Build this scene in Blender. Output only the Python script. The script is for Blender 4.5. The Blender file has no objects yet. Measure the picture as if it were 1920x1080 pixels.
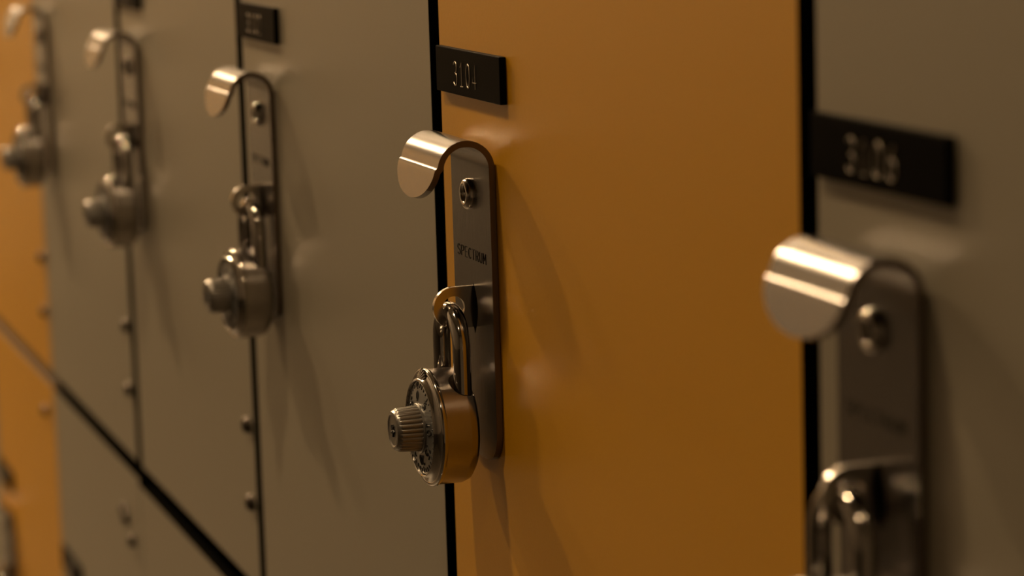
import bpy, bmesh, math, random
from mathutils import Vector, Matrix
random.seed(4)
S = bpy.context.scene
COL = S.collection
H = 1.35          # height of the handle's lock button above the floor
P = 0.38          # locker pitch
MM = 0.001
PI = math.pi

# ------------------------------------------------------------------ materials
def new_mat(name):
    m = bpy.data.materials.new(name); m.use_nodes = True
    nt = m.node_tree; b = nt.nodes['Principled BSDF']
    return m, nt, b

def bump(nt, b, scale, strength, dist, stretch=(1, 1, 1), detail=2.0):
    tc = nt.nodes.new('ShaderNodeTexCoord'); mp = nt.nodes.new('ShaderNodeMapping')
    mp.inputs['Scale'].default_value = stretch
    nz = nt.nodes.new('ShaderNodeTexNoise'); nz.inputs['Scale'].default_value = scale
    nz.inputs['Detail'].default_value = detail
    bp = nt.nodes.new('ShaderNodeBump'); bp.inputs['Strength'].default_value = strength
    bp.inputs['Distance'].default_value = dist
    nt.links.new(tc.outputs['Object'], mp.inputs['Vector'])
    nt.links.new(mp.outputs['Vector'], nz.inputs['Vector'])
    nt.links.new(nz.outputs['Fac'], bp.inputs['Height'])
    nt.links.new(bp.outputs['Normal'], b.inputs['Normal'])
    return nz

def flat(name, col, rough=0.5, metal=0.0, spec=0.5):
    m, nt, b = new_mat(name)
    b.inputs['Base Color'].default_value = (*col, 1)
    b.inputs['Roughness'].default_value = rough
    b.inputs['Metallic'].default_value = metal
    b.inputs['Specular IOR Level'].default_value = spec
    return m

def laminate(name, col):
    m, nt, b = new_mat(name)
    nz = bump(nt, b, 420, 0.14, 0.0004, detail=3)
    # faint mottling of the sheet itself
    n2 = nt.nodes.new('ShaderNodeTexNoise'); n2.inputs['Scale'].default_value = 900
    n2.inputs['Detail'].default_value = 2
    rmp = nt.nodes.new('ShaderNodeMapRange'); rmp.inputs['To Min'].default_value = 0.93
    rmp.inputs['To Max'].default_value = 1.07
    mix = nt.nodes.new('ShaderNodeVectorMath'); mix.operation = 'SCALE'
    mix.inputs[0].default_value = col
    tc = nt.nodes.new('ShaderNodeTexCoord')
    nt.links.new(tc.outputs['Object'], n2.inputs['Vector'])
    nt.links.new(n2.outputs['Fac'], rmp.inputs['Value'])
    nt.links.new(rmp.outputs['Result'], mix.inputs['Scale'])
    nt.links.new(mix.outputs['Vector'], b.inputs['Base Color'])
    b.inputs['Roughness'].default_value = 0.365
    b.inputs['Specular IOR Level'].default_value = 0.75
    return m

def brushed(name, col, rough, stretch, strength=0.12):
    m, nt, b = new_mat(name)
    b.inputs['Base Color'].default_value = (*col, 1)
    b.inputs['Metallic'].default_value = 1.0
    b.inputs['Roughness'].default_value = rough
    bump(nt, b, 1.0, strength, 0.0003, stretch, 3)
    return m

GREY = (0.300, 0.272, 0.207)
YELLOW = (0.65, 0.315, 0.004)
M = {
    'grey': laminate('grey_laminate', GREY),
    'yellow': laminate('yellow_laminate', YELLOW),
    'black': flat('black_edge_band', (0.003, 0.003, 0.0025), 0.8, 0, 0.04),
    'carcass': flat('black_carcass', (0.008, 0.008, 0.007), 0.7, 0, 0.2),
    'filler': flat('brown_filler', (0.13, 0.085, 0.05), 0.6),
    'steel': brushed('brushed_steel', (0.30, 0.29, 0.285), 0.23, (2600, 2600, 40)),
    'steel_h': brushed('lock_body_steel', (0.45, 0.42, 0.40), 0.25, (2200, 30, 2200), 0.05),
    'chrome': flat('chrome', (0.55, 0.52, 0.48), 0.09, 1.0),
    'chrome_soft': flat('chrome_soft', (0.60, 0.56, 0.51), 0.2, 1.0),
    'dial': flat('dial_face', (0.34, 0.34, 0.33), 0.34, 0.7),
    'knob': flat('dial_knob', (0.33, 0.32, 0.30), 0.32, 0.85),
    'ink': flat('black_ink', (0.006, 0.006, 0.006), 0.5),
    'letter': flat('etched_lettering', (0.010, 0.008, 0.006), 0.7, 0.0, 0.05),
    'plate': flat('number_plate_plastic', (0.003, 0.0028, 0.0025), 0.4, 0, 0.08),
    'numeral': flat('raised_numerals', (0.46, 0.41, 0.34), 0.35, 0.85),
    'edge': flat('darker_steel_side', (0.16, 0.12, 0.09), 0.4, 0.6),  # side faces of the handle get a darker steel colour
    'studs': flat('dark_stud', (0.10, 0.085, 0.07), 0.28, 0.8),
    'dark': flat('recess_shade', (0.004, 0.004, 0.004), 0.8, 0, 0.1),  # near-black colour standing in for shade inside openings
    'floor': flat('floor_tile', (0.045, 0.037, 0.028), 0.4),
    'wall': flat('wall_paint', (0.22, 0.20, 0.18), 0.6),
    'bwall': flat('pale_reflector_paint', (0.45, 0.42, 0.37), 0.6),  # brightened so the doors pick up a reflection from the left
    'dwall': flat('dark_reflection_paint', (0.04, 0.034, 0.028), 0.6),  # darkened so the steel plates reflect little light
    'ywall': flat('yellow_reflector_paint', (0.85, 0.50, 0.10), 0.5),  # added colour for the yellow reflection in a hook lip
    'ceil': flat('ceiling_paint', (0.45, 0.43, 0.38), 0.8),
}

M['plate'].node_tree.nodes['Principled BSDF'].inputs['IOR'].default_value = 1.18
M['black'].node_tree.nodes['Principled BSDF'].inputs['IOR'].default_value = 1.1

# ------------------------------------------------------------------ mesh helpers
def finish(bm, name, mats, parent=None, loc=(0, 0, 0), sharp=32, smooth=True):
    bmesh.ops.recalc_face_normals(bm, faces=bm.faces)
    if smooth:
        for f in bm.faces: f.smooth = True
        for e in bm.edges:
            if len(e.link_faces) == 2 and e.calc_face_angle(0) > math.radians(sharp): e.smooth = False
    me = bpy.data.meshes.new(name); bm.to_mesh(me); bm.free()
    if not isinstance(mats, (list, tuple)): mats = [mats]
    for m in mats: me.materials.append(m)
    o = bpy.data.objects.new(name, me); COL.objects.link(o)
    o.parent = parent; o.location = loc
    return o

def box(bm, x0, x1, y0, y1, z0, z1, bevel=0, seg=2):
    r = bmesh.ops.create_cube(bm, size=1)
    vs = r['verts']
    for v in vs:
        v.co = Vector(((x0 + x1) / 2 + v.co.x * (x1 - x0), (y0 + y1) / 2 + v.co.y * (y1 - y0), (z0 + z1) / 2 + v.co.z * (z1 - z0)))
    if bevel:
        es = list({e for v in vs for e in v.link_edges})
        bmesh.ops.bevel(bm, geom=es, offset=bevel, segments=seg, affect='EDGES', profile=0.5)

def lathe_y(bm, prof, seg=64, cx=0, cz=0):
    """prof: list of (r, y) turned about the Y axis."""
    rings = []
    for r, y in prof:
        if r < 1e-7: rings.append([bm.verts.new((cx, y, cz))])
        else: rings.append([bm.verts.new((cx + r * math.cos(2 * PI * i / seg), y, cz + r * math.sin(2 * PI * i / seg))) for i in range(seg)])
    for a, b in zip(rings, rings[1:]):
        for i in range(seg):
            j = (i + 1) % seg
            if len(a) == 1 and len(b) == 1: continue
            if len(a) == 1: bm.faces.new((a[0], b[i], b[j]))
            elif len(b) == 1: bm.faces.new((a[i], b[0], a[j]))
            else: bm.faces.new((a[i], b[i], b[j], a[j]))

def tube(bm, pts, r, seg=12, cap=True):
    pts = [Vector(p) for p in pts]
    rings = []
    t0 = (pts[1] - pts[0]).normalized()
    ref = Vector((0, 1, 0)) if abs(t0.y) < 0.9 else Vector((1, 0, 0))
    n = t0.cross(ref).normalized()
    for i, p in enumerate(pts):
        if i == 0: t = pts[1] - pts[0]
        elif i == len(pts) - 1: t = pts[-1] - pts[-2]
        else: t = (pts[i + 1] - p).normalized() + (p - pts[i - 1]).normalized()
        t.normalize()
        n = (n - t * n.dot(t)).normalized(); b = t.cross(n)
        rings.append([bm.verts.new(p + r * (math.cos(2 * PI * k / seg) * n + math.sin(2 * PI * k / seg) * b)) for k in range(seg)])
    for a, b in zip(rings, rings[1:]):
        for k in range(seg):
            bm.faces.new((a[k], a[(k + 1) % seg], b[(k + 1) % seg], b[k]))
    if cap:
        bm.faces.new(rings[0][::-1]); bm.faces.new(rings[-1])

def prism(bm, outline, axis_pts):
    """outline: 3D points of one cap; axis_pts: offset vector to the other cap."""
    a = [bm.verts.new(p) for p in outline]
    b = [bm.verts.new(Vector(p) + Vector(axis_pts)) for p in outline]
    bm.faces.new(a); bm.faces.new(b[::-1])
    n = len(a)
    for i in range(n): bm.faces.new((a[i], b[i], b[(i + 1) % n], a[(i + 1) % n]))

def cut(obj, cutters):
    """subtract cutters, bake the result into obj's mesh and drop the cutters"""
    for c in cutters:
        md = obj.modifiers.new('cut', 'BOOLEAN'); md.operation = 'DIFFERENCE'; md.solver = 'EXACT'; md.object = c
    bpy.context.view_layer.update()
    dg = bpy.context.evaluated_depsgraph_get()
    me = bpy.data.meshes.new_from_object(obj.evaluated_get(dg))
    obj.modifiers.clear(); obj.data = me
    for c in cutters: bpy.data.objects.remove(c, do_unlink=True)
    bm = bmesh.new(); bm.from_mesh(me)
    for f in bm.faces: f.smooth = True
    for e in bm.edges: e.smooth = not (len(e.link_faces) == 2 and e.calc_face_angle(0) > math.radians(32))
    bm.to_mesh(me); bm.free()

def empty(name, loc, label=None, cat=None, group=None):
    o = bpy.data.objects.new(name, None); COL.objects.link(o); o.location = loc
    o.empty_display_size = 0.02
    if label: o['label'] = label
    if cat: o['category'] = cat
    if group: o['group'] = group
    return o

def dup(o, parent):
    c = o.copy(); COL.objects.link(c); c.parent = parent
    for ch in list(o.children): dup(ch, c)
    return c

# ------------------------------------------------------------------ stroke lettering
def arc(cx, cy, rx, ry, a0, a1, n=9):
    return [(cx + rx * math.cos(math.radians(a0 + (a1 - a0) * i / n)), cy + ry * math.sin(math.radians(a0 + (a1 - a0) * i / n))) for i in range(n + 1)]
G = {  # unit box: x 0..1, y 0..1
    '0': [arc(.5, .5, .45, .5, 90, 450, 20)],
    '1': [[(.18, .8), (.52, 1), (.52, 0)], [(.2, 0), (.84, 0)]],
    '2': [arc(.5, .72, .42, .28, 165, -35, 10) + [(.08, 0), (.95, 0)]],
    '3': [arc(.45, .75, .42, .25, 150, -90, 10), arc(.45, .27, .47, .27, 90, -150, 10)],
    '4': [[(.72, 0), (.72, 1), (.04, .27), (.98, .27)]],
    '5': [[(.9, 1), (.2, 1), (.12, .55)] + arc(.46, .31, .46, .31, 110, -150, 10)],
    '6': [[(.75, 1), (.25, .62)] + arc(.5, .3, .44, .3, 155, 515, 16)],
    '7': [[(.05, 1), (.95, 1), (.35, 0)]],
    '8': [arc(.5, .76, .36, .24, 270, -90, 14), arc(.5, .26, .45, .26, 90, 450, 14)],
    '9': [arc(.5, .7, .44, .3, 0, 360, 16) + [(.94, .55), (.3, 0)]],
    'S': [arc(.5, .75, .42, .25, 25, 270, 9)[:-1] + arc(.5, .25, .44, .25, 90, -155, 9)],
    'P': [[(.1, 0), (.1, 1), (.5, 1)] + arc(.52, .73, .4, .27, 90, -90, 8) + [(.1, .46)]],
    'E': [[(.85, 1), (.12, 1), (.12, 0), (.85, 0)], [(.12, .52), (.75, .52)]],
    'C': [arc(.55, .5, .47, .5, 50, 310, 12)],
    'T': [[(0, 1), (1, 1)], [(.5, 1), (.5, 0)]],
    'R': [[(.1, 0), (.1, 1), (.5, 1)] + arc(.52, .74, .38, .26, 90, -90, 8) + [(.1, .48)], [(.5, .48), (.92, 0)]],
    'U': [[(.08, 1), (.08, .35)] + arc(.5, .32, .42, .32, 180, 360, 8) + [(.92, 1)]],
    'M': [[(.02, 0), (.06, 1), (.5, .35), (.94, 1), (.98, 0)]],
}
def text_strokes(bm, s, org, ux, uz, w, h, pitch, r, seg=6):
    """letters on a plane: origin = lower left of first letter, ux/uz unit vectors"""
    org, ux, uz = Vector(org), Vector(ux), Vector(uz)
    for i, ch in enumerate(s):
        for st in G[ch]:
            tube(bm, [org + ux * (i * pitch + x * w) + uz * (y * h) for x, y in st], r, seg)

# ------------------------------------------------------------------ padlock (origin at dial centre axis)
LX, LZ = 50 * MM, -98.7 * MM       # lock axis relative to the locker's left gap and the button height
def make_padlock():
    root = empty('padlock', (0, 0, 0))
    # body
    bm = bmesh.new()
    lathe_y(bm, [(0, -.0080), (.0185, -.0080), (.0215, -.0085), (.0236, -.0100), (.0245, -.0125), (.0245, -.0132), (.0245, -.0230), (.0245, -.0236), (.0240, -.0245), (0, -.0245)], 96)
    body = finish(bm, 'body', M['steel_h'], root, sharp=25)
    cs = []
    for s in (-1, 1):
        b2 = bmesh.new()
        bmesh.ops.create_cone(b2, cap_ends=True, segments=40, radius1=.0046, radius2=.0072, depth=.012,
                              matrix=Matrix.Translation((s * .014, -.0130, .0212)))
        c = finish(b2, 'cutter', M['chrome'])
        cs.append(c)
    cut(body, cs)
    # bezel ring round the dial
    bm = bmesh.new()
    lathe_y(bm, [(.0246, -.0232), (.0251, -.0240), (.0252, -.0250), (.0247, -.0257), (.0239, -.0260), (.0233, -.0257), (.0222, -.0262), (.0213, -.0272), (.0209, -.0281),
                 (.0204, -.0284), (.0200, -.0281), (.0199, -.0262), (.0, -.0262)], 96)
    bez = finish(bm, 'bezel', M['chrome'], root, sharp=50)
    # fluted emblem above the dial
    bm = bmesh.new()
    for i in range(9):
        a = math.radians(-58 + 116 * i / 8)
        p0 = Vector((0, -.0275, .0196)); d = Vector((math.sin(a), 0, math.cos(a)))
        ln = .0060 - .0012 * abs(math.sin(a))
        tube(bm, [p0 + d * .0008, p0 + d * ln * .6 + Vector((0, .0003, 0)), p0 + d * ln + Vector((0, .0014, 0))], .00052, 6)
    finish(bm, 'fluted_emblem', M['chrome'], bez)
    bm = bmesh.new()
    prism(bm, [(-.0011, -.0283, .0200), (.0011, -.0283, .0200), (0, -.0283, .0180)], (0, -.0004, 0))
    finish(bm, 'index_mark', M['ink'], bez, smooth=False)
    # dial disc
    bm = bmesh.new()
    lathe_y(bm, [(.0, -.0266), (.0196, -.0266), (.0197, -.0270), (.0192, -.0273), (.0165, -.0277), (.0112, -.0284), (0, -.0284)], 80)
    dial = finish(bm, 'dial', M['dial'], root, sharp=40)
    bm = bmesh.new()
    off = math.radians(-8)
    for k in range(40):
        a = off + k * 2 * PI / 40
        d = Vector((math.sin(a), 0, math.cos(a))); big = k % 5 == 0
        r0 = .0163 if big else .0172
        tube(bm, [d * r0 + Vector((0, -.02772, 0)), d * .0189 + Vector((0, -.02738, 0))], .00024 if not big else .00030, 5)
        if big:
            s = str(k); w, h, pt = .0025, .0040, .0032
            uz = d; ux = Vector((math.cos(a), 0, -math.sin(a)))
            org = d * .0116 + Vector((0, -.0284, 0)) - ux * ((len(s) - 1) * pt + w) / 2
            text_strokes(bm, s, org, ux, uz + Vector((0, .12, 0)), w, h, pt, .00033, 5)
    finish(bm, 'dial_numbers', M['ink'], dial)
    # knurled knob
    bm = bmesh.new()
    nr = 28; seg = nr * 8
    def ring(y, r, amp):
        return [bm.verts.new(((r + amp * abs(math.sin(nr * PI * i / seg)) ** .7) * math.cos(2 * PI * i / seg), y,
                              (r + amp * abs(math.sin(nr * PI * i / seg)) ** .7) * math.sin(2 * PI * i / seg))) for i in range(seg)]
    rows = [ring(-.0282, .0106, 0), ring(-.0290, .0106, 0), ring(-.0294, .0102, 0), ring(-.02945, .0092, .0006), ring(-.0382, .0086, .0006), ring(-.0386, .0087, .0001),
            ring(-.0393, .0086, 0), ring(-.0401, .0079, 0), ring(-.0402, .0070, 0), ring(-.0398, .0064, 0), ring(-.0397, .0001, 0)]
    for a, b in zip(rows, rows[1:]):
        for i in range(seg): bm.faces.new((a[i], b[i], b[(i + 1) % seg], a[(i + 1) % seg]))
    knob = finish(bm, 'knob', M['knob'], dial, sharp=30)
    bm = bmesh.new()
    for k in range(5):
        a = k * 2 * PI / 5
        tube(bm, [(math.sin(a) * .0008, -.03985, math.cos(a) * .0008), (math.sin(a + .5) * .0026, -.03985, math.cos(a + .5) * .0026)], .0006, 6)
    finish(bm, 'knob_mark', M['ink'], dial)
    # shackle
    bm = bmesh.new()
    zc = .0350; pts = [(.014, -.0130, .010), (.014, -.0130, .022)]
    pts += [(.014 * math.cos(a), -.0130, zc + .014 * math.sin(a)) for a in [PI * i / 28 for i in range(29)]]
    pts += [(-.014, -.0130, .022), (-.014, -.0130, .010)]
    tube(bm, pts, .0038, 28)
    finish(bm, 'shackle', M['chrome'], root, sharp=60)
    return root

# ------------------------------------------------------------------ latch handle with hook and hasp (x from the gap, z from the button)
XC = .0515; HW = .026
def make_handle():
    bm = bmesh.new()
    prof = []       # (y, z, half width)
    zb = -.112; R = .014
    for i in range(9):
        a = PI / 2 * i / 8
        prof.append((-.0017, zb + R * (1 - math.cos(a)), HW - R + R * math.sin(a)))
    for z in (-.080, -.060, -.040, -.020, 0, .008): prof.append((-.0017, z, HW))
    for i in range(17):
        a = math.radians(171) * i / 16
        prof.append((-.0127 + .011 * math.cos(a), .012 + .011 * math.sin(a), HW))
    prof += [(-.02385, .0131, HW), (-.02430, .01275, HW), (-.0247, .0124, HW), (-.0250, .0118, HW)]
    L = .0124
    for i in range(1, 15):
        t = math.sin(PI / 2 * i / 14)
        prof.append((-.0250 - .0032 * t, .0118 - L * t, max(HW * math.sqrt(max(0, 1 - t ** 1.9)), .0012)))
    n = len(prof); th = .0013; NJ = 16
    F, B = [], []
    for i, (y, z, w) in enumerate(prof):
        a = prof[max(i - 1, 0)]; b = prof[min(i + 1, n - 1)]
        t = Vector((0, b[0] - a[0], b[1] - a[1])).normalized()
        nrm = Vector((0, -t.z, t.y))
        F.append([bm.verts.new(Vector((XC + w * (2 * j / NJ - 1), y, z)) + nrm * th) for j in range(NJ + 1)])
        B.append([bm.verts.new(Vector((XC + w * (2 * j / NJ - 1), y, z)) - nrm * th) for j in range(NJ + 1)])
    for i in range(n - 1):
        for j in range(NJ):
            bm.faces.new((F[i][j], F[i][j + 1], F[i + 1][j + 1], F[i + 1][j]))
            bm.faces.new((B[i][j + 1], B[i][j], B[i + 1][j], B[i + 1][j + 1]))
        bm.faces.new((F[i][0], F[i + 1][0], B[i + 1][0], B[i][0]))
        bm.faces.new((F[i + 1][NJ], F[i][NJ], B[i][NJ], B[i + 1][NJ]))
    for i in (0, n - 1):
        for j in range(NJ): bm.faces.new((F[i][j], B[i][j], B[i][j + 1], F[i][j + 1]))
    bmesh.ops.recalc_face_normals(bm, faces=bm.faces)
    bm.normal_update()
    for f in bm.faces:
        if abs(f.normal.x) > .5 or abs(f.calc_area()) < 0: f.material_index = 1
    h = finish(bm, 'handle', [M['steel'], M['edge']], sharp=28)
    # slot for the hasp: pointed lens
    bm = bmesh.new()
    N = 14; zt, zl, w = -.0383, -.0602, .0046
    up = [(.0522 + w * math.sin(PI * i / N), -.012, zt + (zl - zt) * i / N) for i in range(N + 1)]
    dn = [(.0522 - w * math.sin(PI * i / N), -.012, zt + (zl - zt) * i / N) for i in range(N - 1, 0, -1)]
    prism(bm, up + dn, (0, .018, 0))
    c = finish(bm, 'cutter', M['dark'], smooth=False)
    cut(h, [c])
    bm = bmesh.new(); box(bm, .046, .059, -.00038, -.00002, -.062, -.036)  # added dark sheet stands in for the shade inside the slot
    finish(bm, 'slot_shade_sheet', M['dark'], h, smooth=False)
    # hasp ring standing out of the slot, in the plane across the door
    bm = bmesh.new()
    yc, zc, ro, ri = -.0119, -.0485, .0088, .0049
    A = []
    outer = []; inner = []
    NN = 48
    for i in range(NN):
        a = 2 * PI * i / NN
        cy, cz = -math.cos(a), math.sin(a)      # a=0 points outwards (-Y)
        if cy > 0.0:      # the tongue side: straight edges back to the slot
            t = cy
            oy = yc + .0120 * min(1, t * 1.6); oz = zc + (ro if cz > 0 else -ro) * (1 if t < .62 else max(0, (1 - t) / .38))
            outer.append((oy, oz))
        else: outer.append((yc + ro * cy, zc + ro * cz))
        inner.append((yc + ri * cy, zc + ri * cz))
    for x in (.0492, .0516):
        A.append(([bm.verts.new((x, y, z)) for y, z in outer], [bm.verts.new((x, y, z)) for y, z in inner]))
    for i in range(NN):
        j = (i + 1) % NN
        for o_, i_ in A: bm.faces.new((o_[i], o_[j], i_[j], i_[i]))
        bm.faces.new((A[0][0][i], A[1][0][i], A[1][0][j], A[0][0][j]))
        bm.faces.new((A[0][1][i], A[1][1][i], A[1][1][j], A[0][1][j]))
    bmesh.ops.bevel(bm, geom=[e for e in bm.edges if len(e.link_faces) == 2 and e.calc_face_angle(0) > 1.2], offset=.0004, segments=2, affect='EDGES')
    finish(bm, 'hasp', M['chrome_soft'], h)
    # raised button with a black disc painted in for the shade of its keyway
    bm = bmesh.new()
    lathe_y(bm, [(.0066, -.0029), (.0066, -.0042), (.0060, -.0053), (.0048, -.0060), (.0036, -.0059), (.0031, -.0052), (.0030, -.0034), (0, -.0034)], 40, .0503, -.001)
    finish(bm, 'lock_button', M['chrome_soft'], h, sharp=60)
    bm = bmesh.new()
    lathe_y(bm, [(.0029, -.0030), (.0029, -.0040), (0, -.0040)], 24, .0503, -.001)
    finish(bm, 'keyway', M['dark'], h)
    bm = bmesh.new()
    text_strokes(bm, 'SPECTRUM', (.0312, -.0030, -.0286), (1, 0, 0), (0, 0, 1), .0037, .0044, .0050, .00020, 5)
    finish(bm, 'lettering', M['letter'], h)
    return h

def make_number_plate(num, parent, loc):
    bm = bmesh.new()
    box(bm, .0085, .0950, -.0030, -.00005, .0395, .0588, .0004, 2)
    o = finish(bm, 'number_plate', M['plate'], parent, loc, smooth=False)
    bm = bmesh.new()
    text_strokes(bm, num, (.0335, -.0030, .0434), (1, 0, 0), (0, 0, 1), .0052, .0100, .0086, .00028, 6)
    finish(bm, 'numerals', M['numeral'], o)
    return o

# ------------------------------------------------------------------ lockers
GAPR = {-4: .004, -3: -.0035, -2: .012, -1: .007, 0: .0045, 1: .0068, 2: .007}    # left edge of door n, from the pitch line
GAPL = {-4: -.004, -3: -.0045, -2: -.006, -1: -.0075, 0: -.0095, 1: -.0057, 2: -.007}  # right edge of door n-1
TOP = 2.02; BOT = .10
ZU0 = H - .2840
def zlow(n): return H - (.2960 if n <= -3 else .3005)

def make_door(n, z0, z1, col, parent, base, x0=None, x1=None):
    x0 = GAPR[n] if x0 is None else x0; x1 = P + GAPL[n + 1] if x1 is None else x1
    bm = bmesh.new()
    box(bm, x0, x1, 0, .0185, z0 - base, z1 - base, .0005, 2)
    bm.normal_update()
    for f in bm.faces:
        f.material_index = 0 if f.normal.y < -.95 else 1
    d = finish(bm, 'door', [M[col], M['black'] if n != -4 else M['filler']], parent, smooth=False)
    return d, x0, x1

handle0 = None
def studs(door, spots, mat='studs'):
    for x, z in spots:
        bm = bmesh.new()
        lathe_y(bm, [(0, -.0001), (.0050, -.0001), (.0050, -.0020), (.0044, -.0034), (.0030, -.0046), (.0012, -.0050), (0, -.0050)], 28, x, z)
        finish(bm, 'stud', M[mat], door, sharp=60)

def add_handle(root, off):
    global handle0
    if handle0 is None: handle0 = make_handle(); h = handle0; h.parent = root
    else: h = dup(handle0, root)
    h.location = off
    return h

UP = {  # n: (colour, number, dz, label)
    -4: ('yellow', '3096', .004, 'upper yellow locker at the far left edge of the frame, before the first grey one'),
    -3: ('grey', '3098', .0045, 'grey upper locker farthest left, next to the distant yellow locker'),
    -2: ('grey', '3100', .0040, 'middle one of the three grey upper lockers left of the sharp yellow locker'),
    -1: ('grey', '3102', .0022, 'grey upper locker directly left of the big yellow locker'),
    0: ('yellow', '3104', -.0010, 'large yellow locker in focus with the number plate 3104'),
    1: ('grey', '3106', .0005, 'blurred near grey locker at the right edge of the frame'),
}
LOW = {
    -4: ('yellow', '3097', 'lower yellow locker at the bottom left corner, below the distant yellow one'),
    -3: ('grey', '3099', 'lower grey locker at bottom left, right beside the lower yellow locker'),
    -2: ('grey', '3101', 'lower grey locker just beneath the thicker stretch of the slanting black seam'),
    -1: ('grey', '3103', 'lower grey locker beneath the grey locker that adjoins the big yellow one'),
    0: ('yellow', '3105', 'lower yellow locker beneath the locker numbered 3104'),
    1: ('grey', '3107', 'lower grey locker beneath the blurred grey locker at right'),
}
HDX = {-4: 0, -3: -.004, -2: 0, -1: .0015, 0: 0, 1: .0002}
for n, (col, num, dz, lab) in UP.items():
    root = empty('locker', (n * P, 0, ZU0), lab, 'locker', 'upper row of lockers')
    bm = bmesh.new()
    xa, xb = .0004, P - .0004; z0, z1 = .0004, TOP - ZU0
    box(bm, xa, xb, .020, .45, z0, z1)
    finish(bm, 'body', M['carcass'], root, smooth=False)
    d, x0, x1 = make_door(n, ZU0, TOP - .003, col, root, ZU0)
    if n == -1: d['label'] = 'grey door with black edges'
    sz = .006 if n >= -1 else 0
    studs(d, [(P - .018, H - .1865 - sz - ZU0), (P - .018, H - .233 - sz - ZU0)])
    off = (HDX[n], 0, H - ZU0 + dz)
    add_handle(root, off)
    make_number_plate(num, root, (HDX[n], 0, off[2]))
LOFF = -.4925
for n, (col, num, lab) in LOW.items():
    root = empty('locker', (n * P, 0, BOT), lab, 'locker', 'lower row of lockers')
    bm = bmesh.new()
    box(bm, .0004, P - .0004, .020, .45, .0004, ZU0 - BOT - .0004)
    finish(bm, 'body', M['carcass'], root, smooth=False)
    x0 = {-2: -.0048}.get(n, None); x1 = {-3: P - .0052}.get(n, None)
    d, x0, x1 = make_door(n, BOT + .003, zlow(n), col, root, BOT, x0, x1)
    sp = {-4: [(P - .046, H - .324 - BOT)], -3: [(P - .066, H - .332 - BOT), (P - .058, H - .3365 - BOT), (P - .037, H - .3490 - BOT)]}.get(n, [(P - .05, H - .335 - BOT)])
    studs(d, sp)
    if n == -4:
        bm = bmesh.new(); box(bm, GAPR[-4], P + .012, .0012, .012, zlow(n) - BOT + .0002, ZU0 - BOT - .0002)
        finish(bm, 'filler_strip', M['filler'], root, smooth=False)
    off = (0, 0, H - BOT + LOFF + (.004 if n <= -2 else 0))
    add_handle(root, off)
    make_number_plate(num, root, off)

# recessed plinth and top filler belong to the room's built-in run
def struct(name, x0, x1, y0, y1, z0, z1, mat):
    bm = bmesh.new(); box(bm, x0, x1, y0, y1, z0, z1)
    o = finish(bm, name, mat, smooth=False); o['kind'] = 'structure'; return o

# ------------------------------------------------------------------ padlocks
lock0 = make_padlock()
LOCKS = [  # n, dx, dy, dz, rot about its own z, label
    (0, 0, 0, 0, 0, 'sharp steel combination padlock hanging on the yellow locker 3104'),
    (1, -.002, 0, .0008, 2, 'blurred near padlock at the lower right, only its shiny shackle showing'),
    (-1, .005, .002, .0, 3, 'combination padlock on the grey locker just left of the big yellow one'),
    (-2, .006, .002, .0, 3, 'dark blurred padlock, second to the left of the sharp one'),
    (-3, .001, .002, .0, 2, 'small blurred padlock near the left edge, third to the left of the sharp one'),
    ('L', 0, 0, 0, 0, 'faint blurred padlock at the bottom left edge on the lower yellow locker'),
]
for i, (n, dx, dy, dz, rz, lab) in enumerate(LOCKS):
    o = lock0 if i == 0 else dup(lock0, None)
    if n == 'L': base = (-4 * P, 0, H + LOFF + .004)
    else: base = (n * P + HDX[n], 0, H + UP[n][2])
    o.location = (base[0] + LX + dx, dy, base[2] + LZ + dz)
    o.rotation_euler = (0, 0, math.radians(rz))
    o['label'] = lab; o['category'] = 'padlock'; o['group'] = 'combination padlocks on the lockers'

# ------------------------------------------------------------------ corridor
XL, XR, YO, ZC = -9.0, 3.2, -2.3, 3.2
struct('floor', XL, XR, YO, .55, -.10, 0, M['floor'])
struct('ceiling', XL, XR, YO, .55, ZC, ZC + .10, M['ceil'])
struct('wall_left', XL - .1, XL, YO, .55, 0, ZC, M['bwall'])  # unseen end wall, kept pale to feed the doors' sheen
struct('wall_right', XR, XR + .1, YO, .55, 0, ZC, M['wall'])
struct('wall_back', XL, XR, .455, .55, 0, ZC, M['wall'])
struct('wall_back_lower_infill', XL, -4 * P - .001, .0, .452, .002, TOP, M['grey'])
struct('wall_back_right_infill', 2 * P + .001, XR, .0, .452, .002, TOP, M['grey'])
struct('baseboard_back', -4 * P, 2 * P, .03, .45, .002, BOT - .001, M['carcass'])
struct('wall_front', -7.4, XR, YO - .1, YO, .95, ZC, M['wall'])
struct('wall_front_reflector', XL, -7.4, YO - .1, YO, .95, ZC, M['ywall'])  # unseen yellow stretch added to be mirrored in the hook steel
struct('wall_front_lower', XL, XR, YO - .1, YO, 0, .95, M['dwall'])  # unseen; dark colour chosen for what the handle plates mirror

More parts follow.
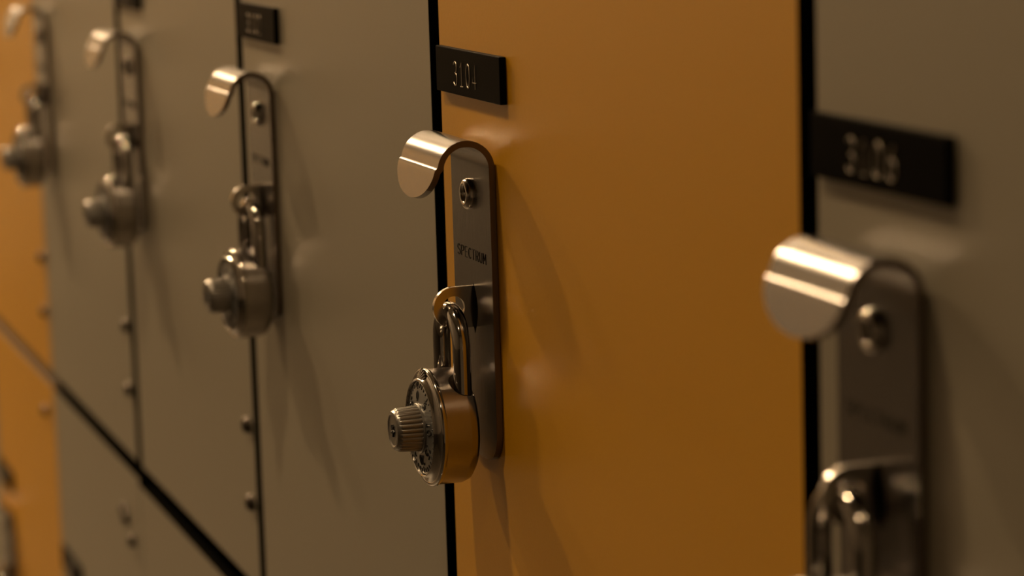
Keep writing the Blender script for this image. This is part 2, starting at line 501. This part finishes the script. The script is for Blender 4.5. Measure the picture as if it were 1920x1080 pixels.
# ------------------------------------------------------------------ downlights
def make_light(x, y, power, lab):
    root = empty('ceiling_light', (x, y, ZC - .0001), lab, 'light', 'downlights in the corridor ceiling')
    bm = bmesh.new()
    N = 40
    prof = [(.075, 0), (.092, 0), (.092, -.004), (.080, -.008), (.073, -.006), (.071, 0)]
    rings = [[bm.verts.new((r * math.cos(2 * PI * i / N), r * math.sin(2 * PI * i / N), z)) for i in range(N)] for r, z in prof]
    for a, b2 in zip(rings, rings[1:] + rings[:1]):
        for i in range(N): bm.faces.new((a[i], b2[i], b2[(i + 1) % N], a[(i + 1) % N]))
    finish(bm, 'trim_ring', M['chrome_soft'], root)
    bm = bmesh.new()
    r = bmesh.ops.create_cone(bm, cap_ends=True, segments=N, radius1=.070, radius2=.070, depth=.002, matrix=Matrix.Translation((0, 0, -.002)))
    mt, n2, bb = new_mat('lamp_glow')
    bb.inputs['Base Color'].default_value = (0, 0, 0, 1)
    bb.inputs['Emission Color'].default_value = (1.0, .68, .37, 1)
    bb.inputs['Emission Strength'].default_value = power
    finish(bm, 'lamp', mt, root)
LIGHTS = [(-.20, -.80, 165), (-3.0, -.9, 800), (-4.3, -.9, 750), (-5.9, -.9, 750), (-7.6, -.9, 700), (1.6, -1.0, 60)]
for i, (x, y, p) in enumerate(LIGHTS):
    make_light(x, y, p, ['round ceiling downlight close to the lockers above number 3104', 'round ceiling downlight nearest left of the sharp yellow locker',
        'round ceiling downlight third along the corridor to the left', 'round ceiling downlight fourth along the corridor to the left', 'round ceiling downlight at the far left end of the corridor',
        'round ceiling downlight behind the camera at right'][i])

w = bpy.data.worlds.new('World'); S.world = w; w.use_nodes = True
w.node_tree.nodes['Background'].inputs['Color'].default_value = (.02, .015, .01, 1)
w.node_tree.nodes['Background'].inputs['Strength'].default_value = 1.0

# ------------------------------------------------------------------ camera
cam = bpy.data.cameras.new('camera'); co = bpy.data.objects.new('camera', cam); COL.objects.link(co)
R = [(0.32041641, 0.94681678, -0.02951799), (-0.13962851, 0.07802693, 0.98712495), (-0.93692967, 0.31216949, -0.15720373)]
rt, up, fw = [Vector(r) for r in R]
mx = Matrix(((rt.x, up.x, -fw.x, 1.12539596), (rt.y, up.y, -fw.y, -.34369831), (rt.z, up.z, -fw.z, .13707499 + H), (0, 0, 0, 1)))
co.matrix_world = mx
cam.sensor_width = 36; cam.lens = 5089.4 * 36 / 1920
cam.clip_start = .02; cam.clip_end = 50
cam.dof.use_dof = True; cam.dof.focus_distance = 1.132; cam.dof.aperture_fstop = 8.7
S.camera = co
S.view_settings.view_transform = 'Standard'; S.view_settings.look = 'None'
S.view_settings.exposure = 1.0; S.view_settings.gamma = 1
S.view_settings.use_curve_mapping = False
